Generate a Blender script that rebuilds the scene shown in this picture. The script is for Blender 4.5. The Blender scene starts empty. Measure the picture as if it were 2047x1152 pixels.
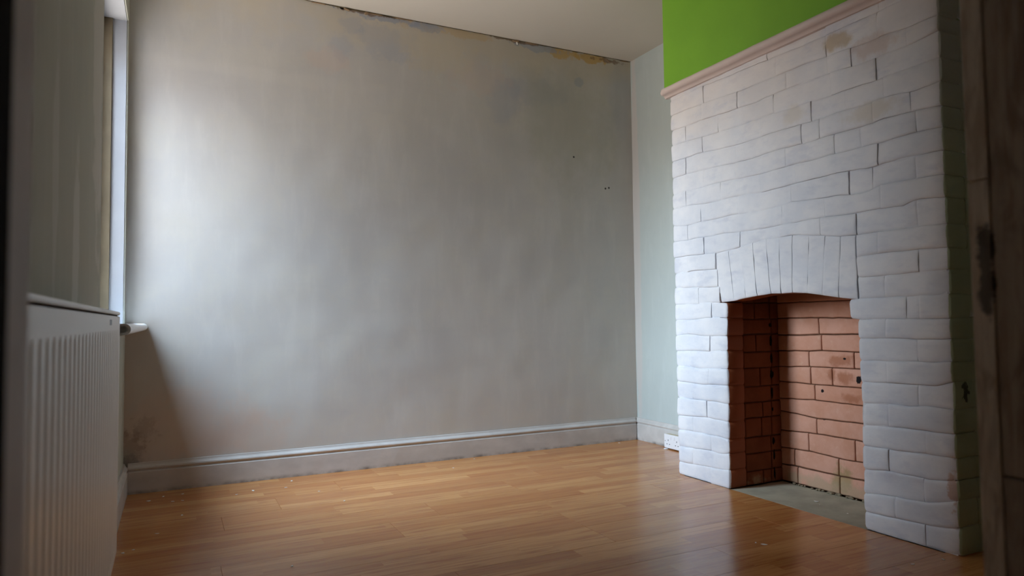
import bpy, bmesh, math, random
from mathutils import Vector, Matrix, noise
random.seed(7)
scene = bpy.context.scene
COL = scene.collection

# ------------------------------------------------------------------ camera
F_PX = 1367.51
YAW, PITCH, ROLL = math.radians(26.3986), math.radians(2.6328), math.radians(-0.699)
CAM = Vector((0.0, 0.0, 0.7553))
fw = Vector((math.sin(YAW)*math.cos(PITCH), math.cos(YAW)*math.cos(PITCH), math.sin(PITCH)))
rt = Vector((math.cos(YAW), -math.sin(YAW), 0.0))
up = rt.cross(fw)
rt2 = rt*math.cos(ROLL) + up*math.sin(ROLL)
up2 = -rt*math.sin(ROLL) + up*math.cos(ROLL)
cam_data = bpy.data.cameras.new('camera')
cam = bpy.data.objects.new('camera', cam_data)
COL.objects.link(cam)
mw = Matrix.Identity(4)
for i in range(3):
    mw[i][0] = rt2[i]; mw[i][1] = up2[i]; mw[i][2] = -fw[i]; mw[i][3] = CAM[i]
cam.matrix_world = mw
cam_data.sensor_width = 36.0
cam_data.lens = F_PX/2047*36.0
cam_data.clip_start = 0.01
cam_data.dof.use_dof = True
cam_data.dof.focus_distance = 2.9
cam_data.dof.aperture_fstop = 5.0
scene.camera = cam

# ------------------------------------------------------------------ sky, daylight, exposure
scene.view_settings.view_transform = 'Standard'
scene.view_settings.look = 'None'
scene.view_settings.gamma = 1.0
scene.view_settings.use_curve_mapping = False
scene.view_settings.exposure = -0.07
world = bpy.data.worlds.new('overcast_sky')
scene.world = world
world.use_nodes = True
wn = world.node_tree.nodes; wl = world.node_tree.links
wn.clear()
w_out = wn.new('ShaderNodeOutputWorld'); w_bg = wn.new('ShaderNodeBackground')
w_co = wn.new('ShaderNodeTexCoord'); w_sep = wn.new('ShaderNodeSeparateXYZ'); w_rmp = wn.new('ShaderNodeValToRGB')
w_map = wn.new('ShaderNodeMapRange')
w_map.inputs['From Min'].default_value = -1.0; w_map.inputs['From Max'].default_value = 1.0
wl.new(w_co.outputs['Generated'], w_sep.inputs[0]); wl.new(w_sep.outputs['Z'], w_map.inputs['Value'])
wl.new(w_map.outputs[0], w_rmp.inputs[0]); wl.new(w_rmp.outputs[0], w_bg.inputs[0]); wl.new(w_bg.outputs[0], w_out.inputs[0])
w_bg.inputs[1].default_value = 54.0
cr = w_rmp.color_ramp
cr.elements[0].position = 0.0; cr.elements[0].color = (0.24, 0.215, 0.20, 1)
cr.elements[1].position = 1.0; cr.elements[1].color = (0.62, 0.78, 1.0, 1)
for p_, c_ in ((0.49, (0.30, 0.265, 0.25, 1)), (0.525, (0.36, 0.33, 0.325, 1)), (0.565, (0.78, 0.88, 1.0, 1)), (0.80, (0.62, 0.78, 1.0, 1))):
    e_ = cr.elements.new(p_); e_.color = c_
world.cycles.sampling_method = 'AUTOMATIC'
scene.cycles.max_bounces = 12
scene.cycles.diffuse_bounces = 8
scene.cycles.sample_clamp_indirect = 6.0
scene.cycles.caustics_reflective = False
scene.cycles.caustics_refractive = False
# daylight portal in the window opening (guides sky sampling, gives no light of its own)
pd = bpy.data.lights.new('window_portal', 'AREA'); pd.shape = 'RECTANGLE'
pd.cycles.is_portal = True
portal = bpy.data.objects.new('window_portal', pd); COL.objects.link(portal)

# ------------------------------------------------------------------ dimensions (metres)
XL, YB, XR, HC = -0.19, 3.522, 2.614, 2.3965
YN = 0.40            # room face of the wall the camera looks through
YNH = 0.28           # hall face of the same wall
XC, YC1, YC2 = 2.20, 2.648, 1.320     # chimney breast face, far edge, near edge
YA, YJ = 2.306, 1.651                 # far and near jamb of the fire opening
XF = 2.5245                           # back of the fire opening
WY0, WY1, WZ0, WZ1 = 2.325, 3.465, 0.74, 2.12   # window opening
XG = -0.290                           # room face of the window frame
GY0, GY1 = 2.65, 3.42                 # glass
portal.location = (XG-0.03, (GY0+GY1)/2, (WZ0+WZ1)/2)
pd.size = WZ1-WZ0; pd.size_y = GY1-GY0
portal.rotation_euler = (0, math.radians(-90), 0)

# ------------------------------------------------------------------ helpers
def srgb(r, g, b):
    f = lambda c: (c/255/12.92) if c/255 <= 0.04045 else ((c/255+0.055)/1.055)**2.4
    return (f(r), f(g), f(b), 1.0)

def link(name, me, mat=None, parent=None, smooth=False):
    o = bpy.data.objects.new(name, me); COL.objects.link(o)
    if mat is not None: me.materials.append(mat)
    if parent is not None: o.parent = parent
    if smooth: me.polygons.foreach_set('use_smooth', [True]*len(me.polygons))
    return o

def mesh(name, vs, fs, mat, parent=None, smooth=False):
    me = bpy.data.meshes.new(name); me.from_pydata([tuple(v) for v in vs], [], fs); me.update()
    bm = bmesh.new(); bm.from_mesh(me); bmesh.ops.recalc_face_normals(bm, faces=bm.faces); bm.to_mesh(me); bm.free()
    return link(name, me, mat, parent, smooth)

def bm_obj(name, bm, mat, parent=None, smooth=False):
    me = bpy.data.meshes.new(name); bmesh.ops.recalc_face_normals(bm, faces=bm.faces)
    bm.to_mesh(me); bm.free()
    return link(name, me, mat, parent, smooth)

def add_box(bm, x0, x1, y0, y1, z0, z1, bevel=0.0, seg=2):
    r = bmesh.ops.create_cube(bm, size=1.0)
    vs = r['verts']
    for v in vs:
        v.co = Vector((x0 if v.co.x < 0 else x1, y0 if v.co.y < 0 else y1, z0 if v.co.z < 0 else z1))
    if bevel > 0:
        es = list({e for v in vs for e in v.link_edges})
        bmesh.ops.bevel(bm, geom=es, offset=bevel, segments=seg, profile=0.5, affect='EDGES')

def box(name, x0, x1, y0, y1, z0, z1, mat, parent=None, bevel=0.0):
    bm = bmesh.new(); add_box(bm, x0, x1, y0, y1, z0, z1, bevel)
    return bm_obj(name, bm, mat, parent)

def empty(name, loc=(0, 0, 0)):
    o = bpy.data.objects.new(name, None); COL.objects.link(o); o.location = loc
    return o

def tag(o, label=None, cat=None, group=None, kind=None):
    if label: o['label'] = label
    if cat: o['category'] = cat
    if group: o['group'] = group
    if kind: o['kind'] = kind
    return o

def keep(o, parent):
    "parent without moving (parents are unrotated)"
    o.parent = parent; o.matrix_parent_inverse = Matrix.Translation(-parent.location)
    return o

def nz(x, y, z, s=1.0):
    return noise.noise(Vector((x*s, y*s, z*s)))

# ------------------------------------------------------------------ materials
def new_mat(name, rough=0.7, spec=0.3):
    m = bpy.data.materials.new(name); m.use_nodes = True
    nt = m.node_tree; b = nt.nodes['Principled BSDF']
    b.inputs['Roughness'].default_value = rough
    b.inputs['Specular IOR Level'].default_value = spec
    return m, nt, b

def N(nt, t, **kw):
    n = nt.nodes.new(t)
    for k, v in kw.items(): setattr(n, k, v)
    return n

def pos(nt, scale=(1, 1, 1), off=(0, 0, 0)):
    g = N(nt, 'ShaderNodeNewGeometry'); mp = N(nt, 'ShaderNodeMapping')
    mp.inputs['Scale'].default_value = scale; mp.inputs['Location'].default_value = off
    nt.links.new(g.outputs['Position'], mp.inputs['Vector'])
    return mp.outputs[0]

def noi(nt, vec, scale, detail=4, rough=0.55, dist=0.0):
    n = N(nt, 'ShaderNodeTexNoise'); n.inputs['Scale'].default_value = scale
    n.inputs['Detail'].default_value = detail; n.inputs['Roughness'].default_value = rough
    n.inputs['Distortion'].default_value = dist
    nt.links.new(vec, n.inputs['Vector']); return n.outputs['Fac']

def ramp(nt, fac, lo, hi, a=0.0, b=1.0):
    m = N(nt, 'ShaderNodeMapRange'); m.interpolation_type = 'SMOOTHSTEP'
    m.inputs['From Min'].default_value = lo; m.inputs['From Max'].default_value = hi
    m.inputs['To Min'].default_value = a; m.inputs['To Max'].default_value = b
    nt.links.new(fac, m.inputs['Value']); return m.outputs[0]

def mul(nt, a, b, op='MULTIPLY'):
    m = N(nt, 'ShaderNodeMath', operation=op)
    for i, v in enumerate((a, b)):
        if isinstance(v, (int, float)): m.inputs[i].default_value = v
        else: nt.links.new(v, m.inputs[i])
    return m.outputs[0]

def mix(nt, fac, a, b, blend='MIX'):
    m = N(nt, 'ShaderNodeMix', data_type='RGBA', blend_type=blend)
    for i, v in ((0, fac), (6, a), (7, b)):
        if isinstance(v, (int, float)): m.inputs[i].default_value = v
        elif isinstance(v, tuple): m.inputs[i].default_value = v
        else: nt.links.new(v, m.inputs[i])
    return m.outputs[2]

def blob(nt, c, r, edge=0.5, wob=0.35, ns=9.0):
    "soft noisy patch round the place c with radii r (metres), 0..1"
    g = N(nt, 'ShaderNodeNewGeometry'); s = N(nt, 'ShaderNodeVectorMath', operation='SUBTRACT')
    s.inputs[1].default_value = c; nt.links.new(g.outputs['Position'], s.inputs[0])
    d = N(nt, 'ShaderNodeVectorMath', operation='DIVIDE'); d.inputs[1].default_value = r
    nt.links.new(s.outputs[0], d.inputs[0])
    l = N(nt, 'ShaderNodeVectorMath', operation='LENGTH'); nt.links.new(d.outputs[0], l.inputs[0])
    n = noi(nt, pos(nt), ns, 5, 0.65)
    t = mul(nt, l.outputs['Value'], mul(nt, mul(nt, n, 0.5, 'SUBTRACT'), wob*4), 'ADD')
    return ramp(nt, t, 1.0+edge*0.5, 1.0-edge*0.5)

def bump(nt, b, h, strength=0.3, dist=0.004):
    n = N(nt, 'ShaderNodeBump'); n.inputs['Strength'].default_value = strength
    n.inputs['Distance'].default_value = dist
    nt.links.new(h, n.inputs['Height']); nt.links.new(n.outputs[0], b.inputs['Normal'])

def simple(name, col, rough=0.6, spec=0.3, var=0.06, scale=6.0, bmp=0.0, bscale=60.0):
    m, nt, b = new_mat(name, rough, spec)
    f = noi(nt, pos(nt), scale, 5)
    c = mix(nt, ramp(nt, f, 0.3, 0.7), tuple(list(v*(1-var) for v in col[:3])+[1]), tuple(list(min(1, v*(1+var)) for v in col[:3])+[1]))
    nt.links.new(c, b.inputs['Base Color'])
    if bmp: bump(nt, b, noi(nt, pos(nt), bscale, 4), bmp, 0.002)
    return m

# ---- traced joint positions (y, z) on the chimney face
BED={
 0:[(2.646,1.826),(2.420,1.831),(2.250,1.824),(2.040,1.821),(1.858,1.815),(1.603,1.815),(1.554,1.815),(1.455,1.819)],
 1:[(2.644,1.752),(2.501,1.752),(2.448,1.748),(2.353,1.747),(2.257,1.742),(2.171,1.737),(1.861,1.739),(1.833,1.739),(1.759,1.733),(1.730,1.732),(1.668,1.732),(1.610,1.724),(1.539,1.725),(1.499,1.729),(1.465,1.724),(1.408,1.718),(1.328,1.723)],
 2:[(2.647,1.678),(2.511,1.673),(2.406,1.675),(2.307,1.670),(2.213,1.665),(2.180,1.664),(2.093,1.661),(2.041,1.666),(1.863,1.669),(1.796,1.666),(1.671,1.663),(1.613,1.655),(1.560,1.656),(1.516,1.658),(1.481,1.658),(1.440,1.658),(1.400,1.661),(1.368,1.663),(1.324,1.669)],
 3:[(2.648,1.602),(2.527,1.599),(2.493,1.598),(2.383,1.593),(2.228,1.588),(2.149,1.589),(2.069,1.588),(2.018,1.590),(1.959,1.587),(1.897,1.583),(1.866,1.586),(1.839,1.586),(1.744,1.580),(1.654,1.581),(1.585,1.579),(1.548,1.575),(1.519,1.579),(1.470,1.582),(1.403,1.582),(1.365,1.583),(1.324,1.584)],
 4:[(2.647,1.523),(2.418,1.521),(2.265,1.508),(2.219,1.506),(2.174,1.508),(2.099,1.508),(2.021,1.511),(1.942,1.508),(1.877,1.508),(1.811,1.506),(1.751,1.504),(1.722,1.511),(1.646,1.507),(1.600,1.503),(1.562,1.508),(1.526,1.509),(1.456,1.505),(1.423,1.499),(1.374,1.500),(1.321,1.504)],
 5:[(2.650,1.438),(2.532,1.443),(2.453,1.439),(2.364,1.438),(2.297,1.435),(2.234,1.428),(2.123,1.427),(2.044,1.432),(1.945,1.431),(1.880,1.429),(1.767,1.430),(1.668,1.430),(1.625,1.430),(1.606,1.428),(1.565,1.430),(1.529,1.437),(1.476,1.434),(1.409,1.432),(1.318,1.425)],
 6:[(2.647,1.359),(2.542,1.362),(2.475,1.361),(2.404,1.362),(2.330,1.362),(2.236,1.359),(2.197,1.354),(2.158,1.354),(2.078,1.351),(2.027,1.353),(1.997,1.355),(1.948,1.354),(1.896,1.357),(1.875,1.356),(1.795,1.354),(1.724,1.356),(1.671,1.355),(1.617,1.355),(1.587,1.355),(1.532,1.355),(1.479,1.359),(1.429,1.360),(1.380,1.360),(1.320,1.355)],
 7:[(2.640,1.287),(2.559,1.290),(2.472,1.284),(2.335,1.277),(2.315,1.280),(2.257,1.283),(2.147,1.276),(2.061,1.274),(1.878,1.280),(1.820,1.280),(1.747,1.280),(1.735,1.285),(1.686,1.281),(1.627,1.279),(1.590,1.275),(1.553,1.276),(1.535,1.279),(1.496,1.282),(1.432,1.281),(1.386,1.282),(1.324,1.281)],
 8:[(2.643,1.205),(2.555,1.194),(2.475,1.201),(2.384,1.200),(2.337,1.201),(2.272,1.204),(2.210,1.202),(2.115,1.197),(2.064,1.200),(1.982,1.203),(1.919,1.210),(1.881,1.205),(1.780,1.201),(1.701,1.200),(1.658,1.191),(1.593,1.192),(1.571,1.200),(1.545,1.206),(1.485,1.206),(1.435,1.206),(1.386,1.203),(1.325,1.201)],
 9:[(2.630,1.126),(2.535,1.124),(2.442,1.126),(2.373,1.125),(2.301,1.128),(2.213,1.125),(2.124,1.121),(2.039,1.123),(1.980,1.124),(1.907,1.125),(1.884,1.126),(1.835,1.129),(1.769,1.128),(1.706,1.125),(1.655,1.123),(1.597,1.124),(1.549,1.126),(1.495,1.123),(1.462,1.122),(1.443,1.131),(1.425,1.137),(1.329,1.129)],
 10:[(2.633,1.047),(2.560,1.049),(2.494,1.048),(2.356,1.045),(2.278,1.049),(2.215,1.057),(2.179,1.062),(2.120,1.067),(2.068,1.075),(1.987,1.074),(1.914,1.076),(1.886,1.072),(1.777,1.056),(1.701,1.045),(1.616,1.045),(1.560,1.044),(1.498,1.045),(1.443,1.045),(1.411,1.046),(1.390,1.047),(1.323,1.043)],
}
BEDL={
 11:[(2.643,0.969),(2.548,0.970),(2.526,0.975),(2.386,0.973),(2.359,0.969)],
 12:[(2.645,0.900),(2.464,0.893),(2.362,0.891)],
 13:[(2.644,0.818),(2.510,0.817),(2.398,0.821),(2.293,0.819)],
 14:[(2.644,0.741),(2.497,0.745),(2.384,0.754),(2.299,0.750)],
 15:[(2.645,0.665),(2.546,0.677),(2.454,0.668),(2.302,0.672)],
 16:[(2.641,0.593),(2.514,0.599),(2.411,0.601),(2.304,0.606)],
 17:[(2.641,0.519),(2.552,0.520),(2.459,0.517),(2.307,0.524)],
 18:[(2.642,0.447),(2.555,0.444),(2.462,0.443),(2.384,0.451),(2.310,0.451)],
 19:[(2.643,0.367),(2.557,0.368),(2.464,0.371),(2.376,0.374),(2.313,0.369)],
 20:[(2.642,0.282),(2.572,0.286),(2.456,0.296),(2.358,0.293),(2.311,0.291)],
 21:[(2.642,0.212),(2.563,0.215),(2.459,0.218),(2.361,0.219),(2.308,0.214)],
 22:[(2.641,0.131),(2.565,0.139),(2.461,0.144),(2.417,0.149),(2.353,0.143),(2.311,0.151)],
 23:[(2.641,0.058),(2.556,0.063),(2.464,0.071),(2.366,0.074),(2.313,0.080)],
}
BEDR={
 11:[(1.644,0.966),(1.563,0.969),(1.501,0.970),(1.442,0.970),(1.393,0.970),(1.326,0.967)],
 12:[(1.647,0.891),(1.550,0.890),(1.485,0.893),(1.438,0.895),(1.396,0.897),(1.335,0.898)],
 13:[(1.688,0.813),(1.625,0.815),(1.565,0.815),(1.519,0.817),(1.438,0.817),(1.365,0.816),(1.329,0.820)],
 14:[(1.683,0.745),(1.631,0.739),(1.540,0.742),(1.317,0.742)],
 15:[(1.651,0.673),(1.511,0.676),(1.450,0.672),(1.323,0.676)],
 16:[(1.650,0.594),(1.554,0.596),(1.438,0.602),(1.381,0.600),(1.322,0.604)],
 17:[(1.650,0.518),(1.549,0.522),(1.479,0.523),(1.377,0.525),(1.321,0.540)],
 18:[(1.652,0.441),(1.560,0.449),(1.459,0.450),(1.408,0.458),(1.322,0.455)],
 19:[(1.650,0.366),(1.523,0.374),(1.462,0.376),(1.376,0.376),(1.323,0.377)],
 20:[(1.651,0.292),(1.566,0.294),(1.488,0.296),(1.421,0.302),(1.372,0.301),(1.323,0.303)],
 21:[(1.651,0.208),(1.561,0.219),(1.461,0.222),(1.403,0.220),(1.321,0.233)],
 22:[(1.651,0.124),(1.572,0.137),(1.487,0.141),(1.420,0.144),(1.320,0.170)],
 23:[(1.650,0.063),(1.497,0.068),(1.409,0.073),(1.323,0.087)],
}
HEAD={
 0:[2.026, 1.742, 1.525],
 1:[2.411, 1.984, 1.744, 1.533],
 2:[2.424, 2.2, 1.935, 1.74, 1.639, 1.429],
 3:[2.541, 2.322, 2.002, 1.728, 1.543],
 4:[2.423, 2.072, 1.821, 1.667, 1.518],
 5:[2.543, 2.218, 1.869, 1.785, 1.56, 1.424],
 6:[2.425, 2.22, 1.947, 1.722, 1.612, 1.409],
 7:[2.549, 2.315, 2.081, 1.901, 1.549],
 8:[2.448, 2.214, 1.928, 1.665, 1.573, 1.415],
 9:[2.541, 2.298, 1.974, 1.772, 1.544],
 10:[2.43, 2.208, 1.984, 1.793, 1.642, 1.417],
}
HEADL={
 11:[2.546],
 12:[2.442],
 13:[2.478],
 14:[2.395],
 15:[2.553],
 16:[2.41],
 17:[2.544],
 18:[2.422],
 19:[2.532],
 20:[2.437],
 21:[2.538],
 22:[2.416],
 23:[2.54],
 24:[2.422],
}
HEADR={
 11:[1.56],
 12:[1.42],
 13:[1.543],
 14:[1.467, 1.421],
 15:[1.542],
 16:[1.433],
 17:[1.544],
 18:[1.436],
 19:[1.546],
 20:[1.417],
 21:[1.552],
 22:[1.43],
 23:[1.531],
 24:[1.432],
}
VB= [(2.331, 0.842), (2.252, 0.826), (2.183, 0.835), (2.118, 0.843), (2.045, 0.849), (1.991, 0.847), (1.936, 0.849), (1.864, 0.844), (1.797, 0.833), (1.727, 0.822), (1.684, 0.811)]
VT= [(2.353, 1.04), (2.278, 1.046), (2.206, 1.057), (2.137, 1.071), (2.063, 1.078), (1.992, 1.076), (1.925, 1.075), (1.846, 1.065), (1.774, 1.055), (1.706, 1.047), (1.642, 1.044)]
FB={
 -1:[(2.299, 0.816), (1.946, 0.818)],
 0:[(2.277, 0.746), (2.073, 0.747), (1.939, 0.745)],
 1:[(2.28, 0.669), (2.152, 0.67), (2.092, 0.674), (1.898, 0.677)],
 2:[(2.307, 0.596), (2.138, 0.598), (2.078, 0.604), (1.899, 0.602)],
 3:[(2.298, 0.522), (2.146, 0.531), (1.899, 0.534)],
 4:[(2.288, 0.453), (2.144, 0.453), (2.026, 0.455), (1.9, 0.457)],
 5:[(2.309, 0.375), (2.13, 0.385), (1.898, 0.385)],
 6:[(2.273, 0.319), (2.097, 0.306), (1.902, 0.313)],
 7:[(2.283, 0.229), (2.111, 0.239), (1.9, 0.238)],
 8:[(2.292, 0.153), (2.148, 0.157), (1.995, 0.151), (1.897, 0.155)],
 9:[(2.295, 0.074), (2.222, 0.077), (1.998, 0.078), (1.897, 0.081)],
 10:[(2.286, -0.003), (2.044, -0.004), (1.9, -0.003)],
}
FBH={1:[2.086],2:[2.072],3:[2.143, 1.918],4:[2.136, 2.025],5:[2.116],7:[2.113],8:[2.158, 1.927],9:[2.238, 2.007],10:[2.223, 2.005],}
CK= [0.744, 0.674, 0.593, 0.522, 0.439, 0.366, 0.298, 0.211, 0.138, 0.061]
CKH= {1: [2.285, 2.482], 2: [2.382, 2.479], 3: [2.293, 2.476], 4: [2.402, 2.473], 5: [2.3, 2.47], 6: [2.41, 2.467], 7: [2.295, 2.4, 2.464], 8: [2.46], 9: [2.308, 2.457], 10: [2.404, 2.454]}

# ---- bare, patched plaster of the far wall
def make_plaster(name, base, blobs, mottled=0.07):
    m, nt, b = new_mat(name, 0.75, 0.25)
    v = pos(nt)
    big = noi(nt, v, 1.6, 6, 0.6); mid = noi(nt, v, 5.5, 7, 0.68, 0.4)
    strk = noi(nt, pos(nt, (1, 1, 0.22)), 16, 5, 0.6, 0.3)
    cross = noi(nt, pos(nt, (0.25, 1, 1)), 11, 5, 0.6, 0.5)
    k = mottled
    c = mix(nt, ramp(nt, big, 0.35, 0.65), tuple([base[0]*(1-k), base[1]*(1-k*0.9), base[2]*(1-k*0.6), 1]), base)
    c = mix(nt, mul(nt, ramp(nt, mid, 0.42, 0.72), 0.35), c, tuple([base[0]*(1+k), base[1]*(1+k*0.6), base[2]*(1-k), 1]))
    c = mix(nt, mul(nt, ramp(nt, strk, 0.45, 0.75), 0.30), c, tuple([min(1, x*1.16) for x in base[:3]]+[1]))
    c = mix(nt, mul(nt, ramp(nt, cross, 0.5, 0.75), 0.22), c, tuple([x*0.88 for x in base[:3]]+[1]))
    for (cc, rr, colr, amt, edge, wob, ns) in blobs:
        c = mix(nt, mul(nt, blob(nt, cc, rr, edge, wob, ns), amt), c, colr)
    nt.links.new(c, b.inputs['Base Color'])
    h = mul(nt, mul(nt, noi(nt, v, 7, 6, 0.6), 1.0), mul(nt, strk, 0.5), 'ADD')
    h = mul(nt, h, mul(nt, noi(nt, v, 45, 4), 0.25), 'ADD')
    bump(nt, b, h, 0.10, 0.004)
    return m
BLUEG = srgb(150, 158, 176); OCH = srgb(196, 160, 92); BRN = srgb(120, 92, 70); PNK = srgb(206, 178, 160); GRYD = srgb(118, 118, 118)
CREAM = srgb(198, 186, 164)
Y = YB
M_BACK = make_plaster('bare_plaster', srgb(193, 189, 183), [
    ((1.60, Y, 2.34), (1.6, 1, 0.10), CREAM, 0.55, 1.2, 0.9, 4.0),
    ((1.02, Y, 2.25), (0.16, 1, 0.10), BLUEG, 0.28, 0.5, 0.6, 10),
    ((0.83, Y, 2.30), (0.06, 1, 0.05), BLUEG, 0.28, 0.5, 0.7, 14),
    ((0.78, Y, 2.20), (0.05, 1, 0.07), BLUEG, 0.2, 0.6, 0.7, 14),
    ((1.72, Y, 2.03), (0.10, 1, 0.13), BLUEG, 0.24, 0.6, 0.5, 8),
    ((1.95, Y, 2.11), (0.22, 1, 0.07), BLUEG, 0.25, 0.8, 0.7, 8),
    ((2.227, Y, 2.207), (0.03, 1, 0.03), BLUEG, 0.5, 0.5, 0.5, 14),
    ((2.53, Y, 2.15), (0.09, 1, 0.22), BLUEG, 0.2, 0.7, 0.4, 8),
    ((2.10, Y, 2.375), (0.12, 1, 0.028), OCH, 0.75, 0.5, 0.9, 16),
    ((2.32, Y, 2.368), (0.10, 1, 0.025), OCH, 0.8, 0.4, 0.9, 16),
    ((1.36, Y, 2.378), (0.25, 1, 0.028), OCH, 0.40, 0.6, 0.9, 14),
    ((1.95, Y, 2.378), (0.16, 1, 0.020), BLUEG, 0.6, 0.4, 0.9, 18),
    ((1.24, Y, 2.372), (0.08, 1, 0.022), BLUEG, 0.6, 0.4, 0.9, 18),
    ((1.00, Y, 2.385), (0.22, 1, 0.022), BLUEG, 0.65, 0.4, 0.9, 18),
    ((0.90, Y, 2.392), (0.16, 1, 0.012), BRN, 0.75, 0.5, 1.0, 22),
    ((2.45, Y, 2.375), (0.10, 1, 0.012), BRN, 0.7, 0.5, 1.0, 22),
    ((1.80, Y, 2.392), (0.14, 1, 0.010), BRN, 0.7, 0.5, 1.0, 22),
    ((0.716, Y, 2.10), (0.10, 1, 0.05), PNK, 0.25, 0.9, 0.9, 14),
    ((1.55, Y, 2.13), (0.16, 1, 0.09), PNK, 0.22, 0.9, 0.9, 12),
    ((1.30, Y, 2.23), (0.20, 1, 0.10), CREAM, 0.5, 0.9, 0.9, 9),
    ((2.15, Y, 1.95), (0.28, 1, 0.35), srgb(160, 158, 138), 0.35, 1.0, 0.6, 5),
    ((-0.02, Y, 0.27), (0.30, 1, 0.18), PNK, 0.35, 1.0, 0.8, 8),
    ((0.316, Y, 0.22), (0.22, 1, 0.10), PNK, 0.3, 1.0, 0.9, 9),
    ((-0.165, Y, 0.20), (0.045, 1, 0.08), BRN, 0.35, 0.9, 1.0, 26),
    ((-0.115, Y, 0.28), (0.05, 1, 0.05), BRN, 0.25, 0.7, 1.0, 26),
    ((-0.16, Y, 0.14), (0.04, 1, 0.03), GRYD, 0.5, 0.8, 0.8, 20),
    ((0.25, Y, 1.98), (0.7, 1, 0.03), srgb(205, 200, 192), 0.22, 1.0, 0.7, 4),  # faint pale band: edge of the window light painted on the plaster
    ((2.179, Y, 1.739), (0.006, 1, 0.006), srgb(60, 55, 50), 1.0, 0.3, 0.1, 20),
    ((2.405, Y, 1.562), (0.006, 1, 0.006), srgb(60, 55, 50), 1.0, 0.3, 0.1, 20),
    ((2.431, Y, 1.568), (0.006, 1, 0.006), srgb(60, 55, 50), 1.0, 0.3, 0.1, 20),
])
M_LEFT = make_plaster('patched_left_plaster', srgb(178, 180, 168), [
    ((XL, 2.18, 1.75), (1, 0.13, 0.70), srgb(206, 204, 196), 0.7, 0.25, 0.5, 5),
    ((XL, 1.75, 0.92), (1, 0.05, 0.22), srgb(212, 212, 206), 0.6, 0.5, 0.5, 7),
    ((XL, 1.45, 1.05), (1, 0.03, 0.25), srgb(204, 204, 198), 0.5, 0.6, 0.5, 7),
], 0.06)
M_RIGHT = make_plaster('pale_mint_plaster', srgb(178, 186, 184), [
    ((XR, 3.49, 1.3), (1, 0.035, 1.3), srgb(192, 186, 182), 0.8, 0.4, 0.3, 4),
], 0.03)
M_NEAR = simple('near_wall_paint', srgb(178, 175, 168), 0.8, 0.2, 0.04)
M_REVEAL = simple('reveal_white_paint', srgb(160, 162, 167), 0.55, 0.35, 0.04, 5, 0.2, 30)
M_CEIL = simple('ceiling_emulsion', srgb(206, 200, 190), 0.85, 0.15, 0.02, 2.0, 0.12, 40)
M_HALL = simple('hall_paint', srgb(60, 52, 46), 0.9, 0.1, 0.03)
M_GREEN = simple('lime_green_emulsion', srgb(122, 176, 52), 0.55, 0.3, 0.04, 4, 0.15, 50)
M_GLOSS = simple('white_gloss_paint', srgb(205, 203, 198), 0.38, 0.45, 0.03, 8, 0.1, 40)
M_UPVC = simple('white_plastic_sill', srgb(228, 230, 232), 0.3, 0.5, 0.01)
M_DARK = simple('black_gap', srgb(20, 17, 15), 0.9, 0.1, 0.1)
M_EDGE = simple('black_edge_strip', srgb(12, 10, 9), 0.95, 0.05, 0.1)
M_RAD = simple('white_radiator_enamel', srgb(216, 212, 205), 0.33, 0.5, 0.01)
M_BADGE = simple('grey_badge', srgb(70, 72, 84), 0.4, 0.5, 0.02)
M_SOCK = simple('white_socket_plastic', srgb(225, 225, 228), 0.35, 0.5, 0.01)
M_SOCKBOX = simple('yellowed_socket_box', srgb(196, 182, 150), 0.4, 0.4, 0.04)
M_HOLE = simple('socket_hole_black', srgb(15, 15, 15), 0.8, 0.1, 0.0)
M_FLAKE = simple('paint_flake_white', srgb(225, 222, 214), 0.7, 0.3, 0.05)
M_STAFF = simple('brown_staff_bead', srgb(112, 100, 80), 0.6, 0.3, 0.08, 12)
M_FRAME = simple('window_frame_paint', srgb(150, 140, 122), 0.5, 0.3, 0.05, 6)

def skirting_mat():
    m, nt, b = new_mat('skirting_paint', 0.42, 0.4)
    c0 = srgb(186, 182, 178)
    g = N(nt, 'ShaderNodeNewGeometry'); s = N(nt, 'ShaderNodeSeparateXYZ'); nt.links.new(g.outputs['Position'], s.inputs[0])
    n = noi(nt, pos(nt, (0.6, 1, 1)), 12, 5)
    c = mix(nt, ramp(nt, n, 0.35, 0.7), c0, srgb(200, 196, 192))
    dirt = mul(nt, mul(nt, ramp(nt, s.outputs['Z'], 0.022, 0.0), ramp(nt, noi(nt, pos(nt), 14, 4), 0.35, 0.7)), 0.75)
    c = mix(nt, dirt, c, srgb(84, 76, 68))
    nt.links.new(c, b.inputs['Base Color']); bump(nt, b, noi(nt, pos(nt, (0.5, 1, 1)), 30, 4), 0.2, 0.002)
    return m
M_SKIRT = skirting_mat()

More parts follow.
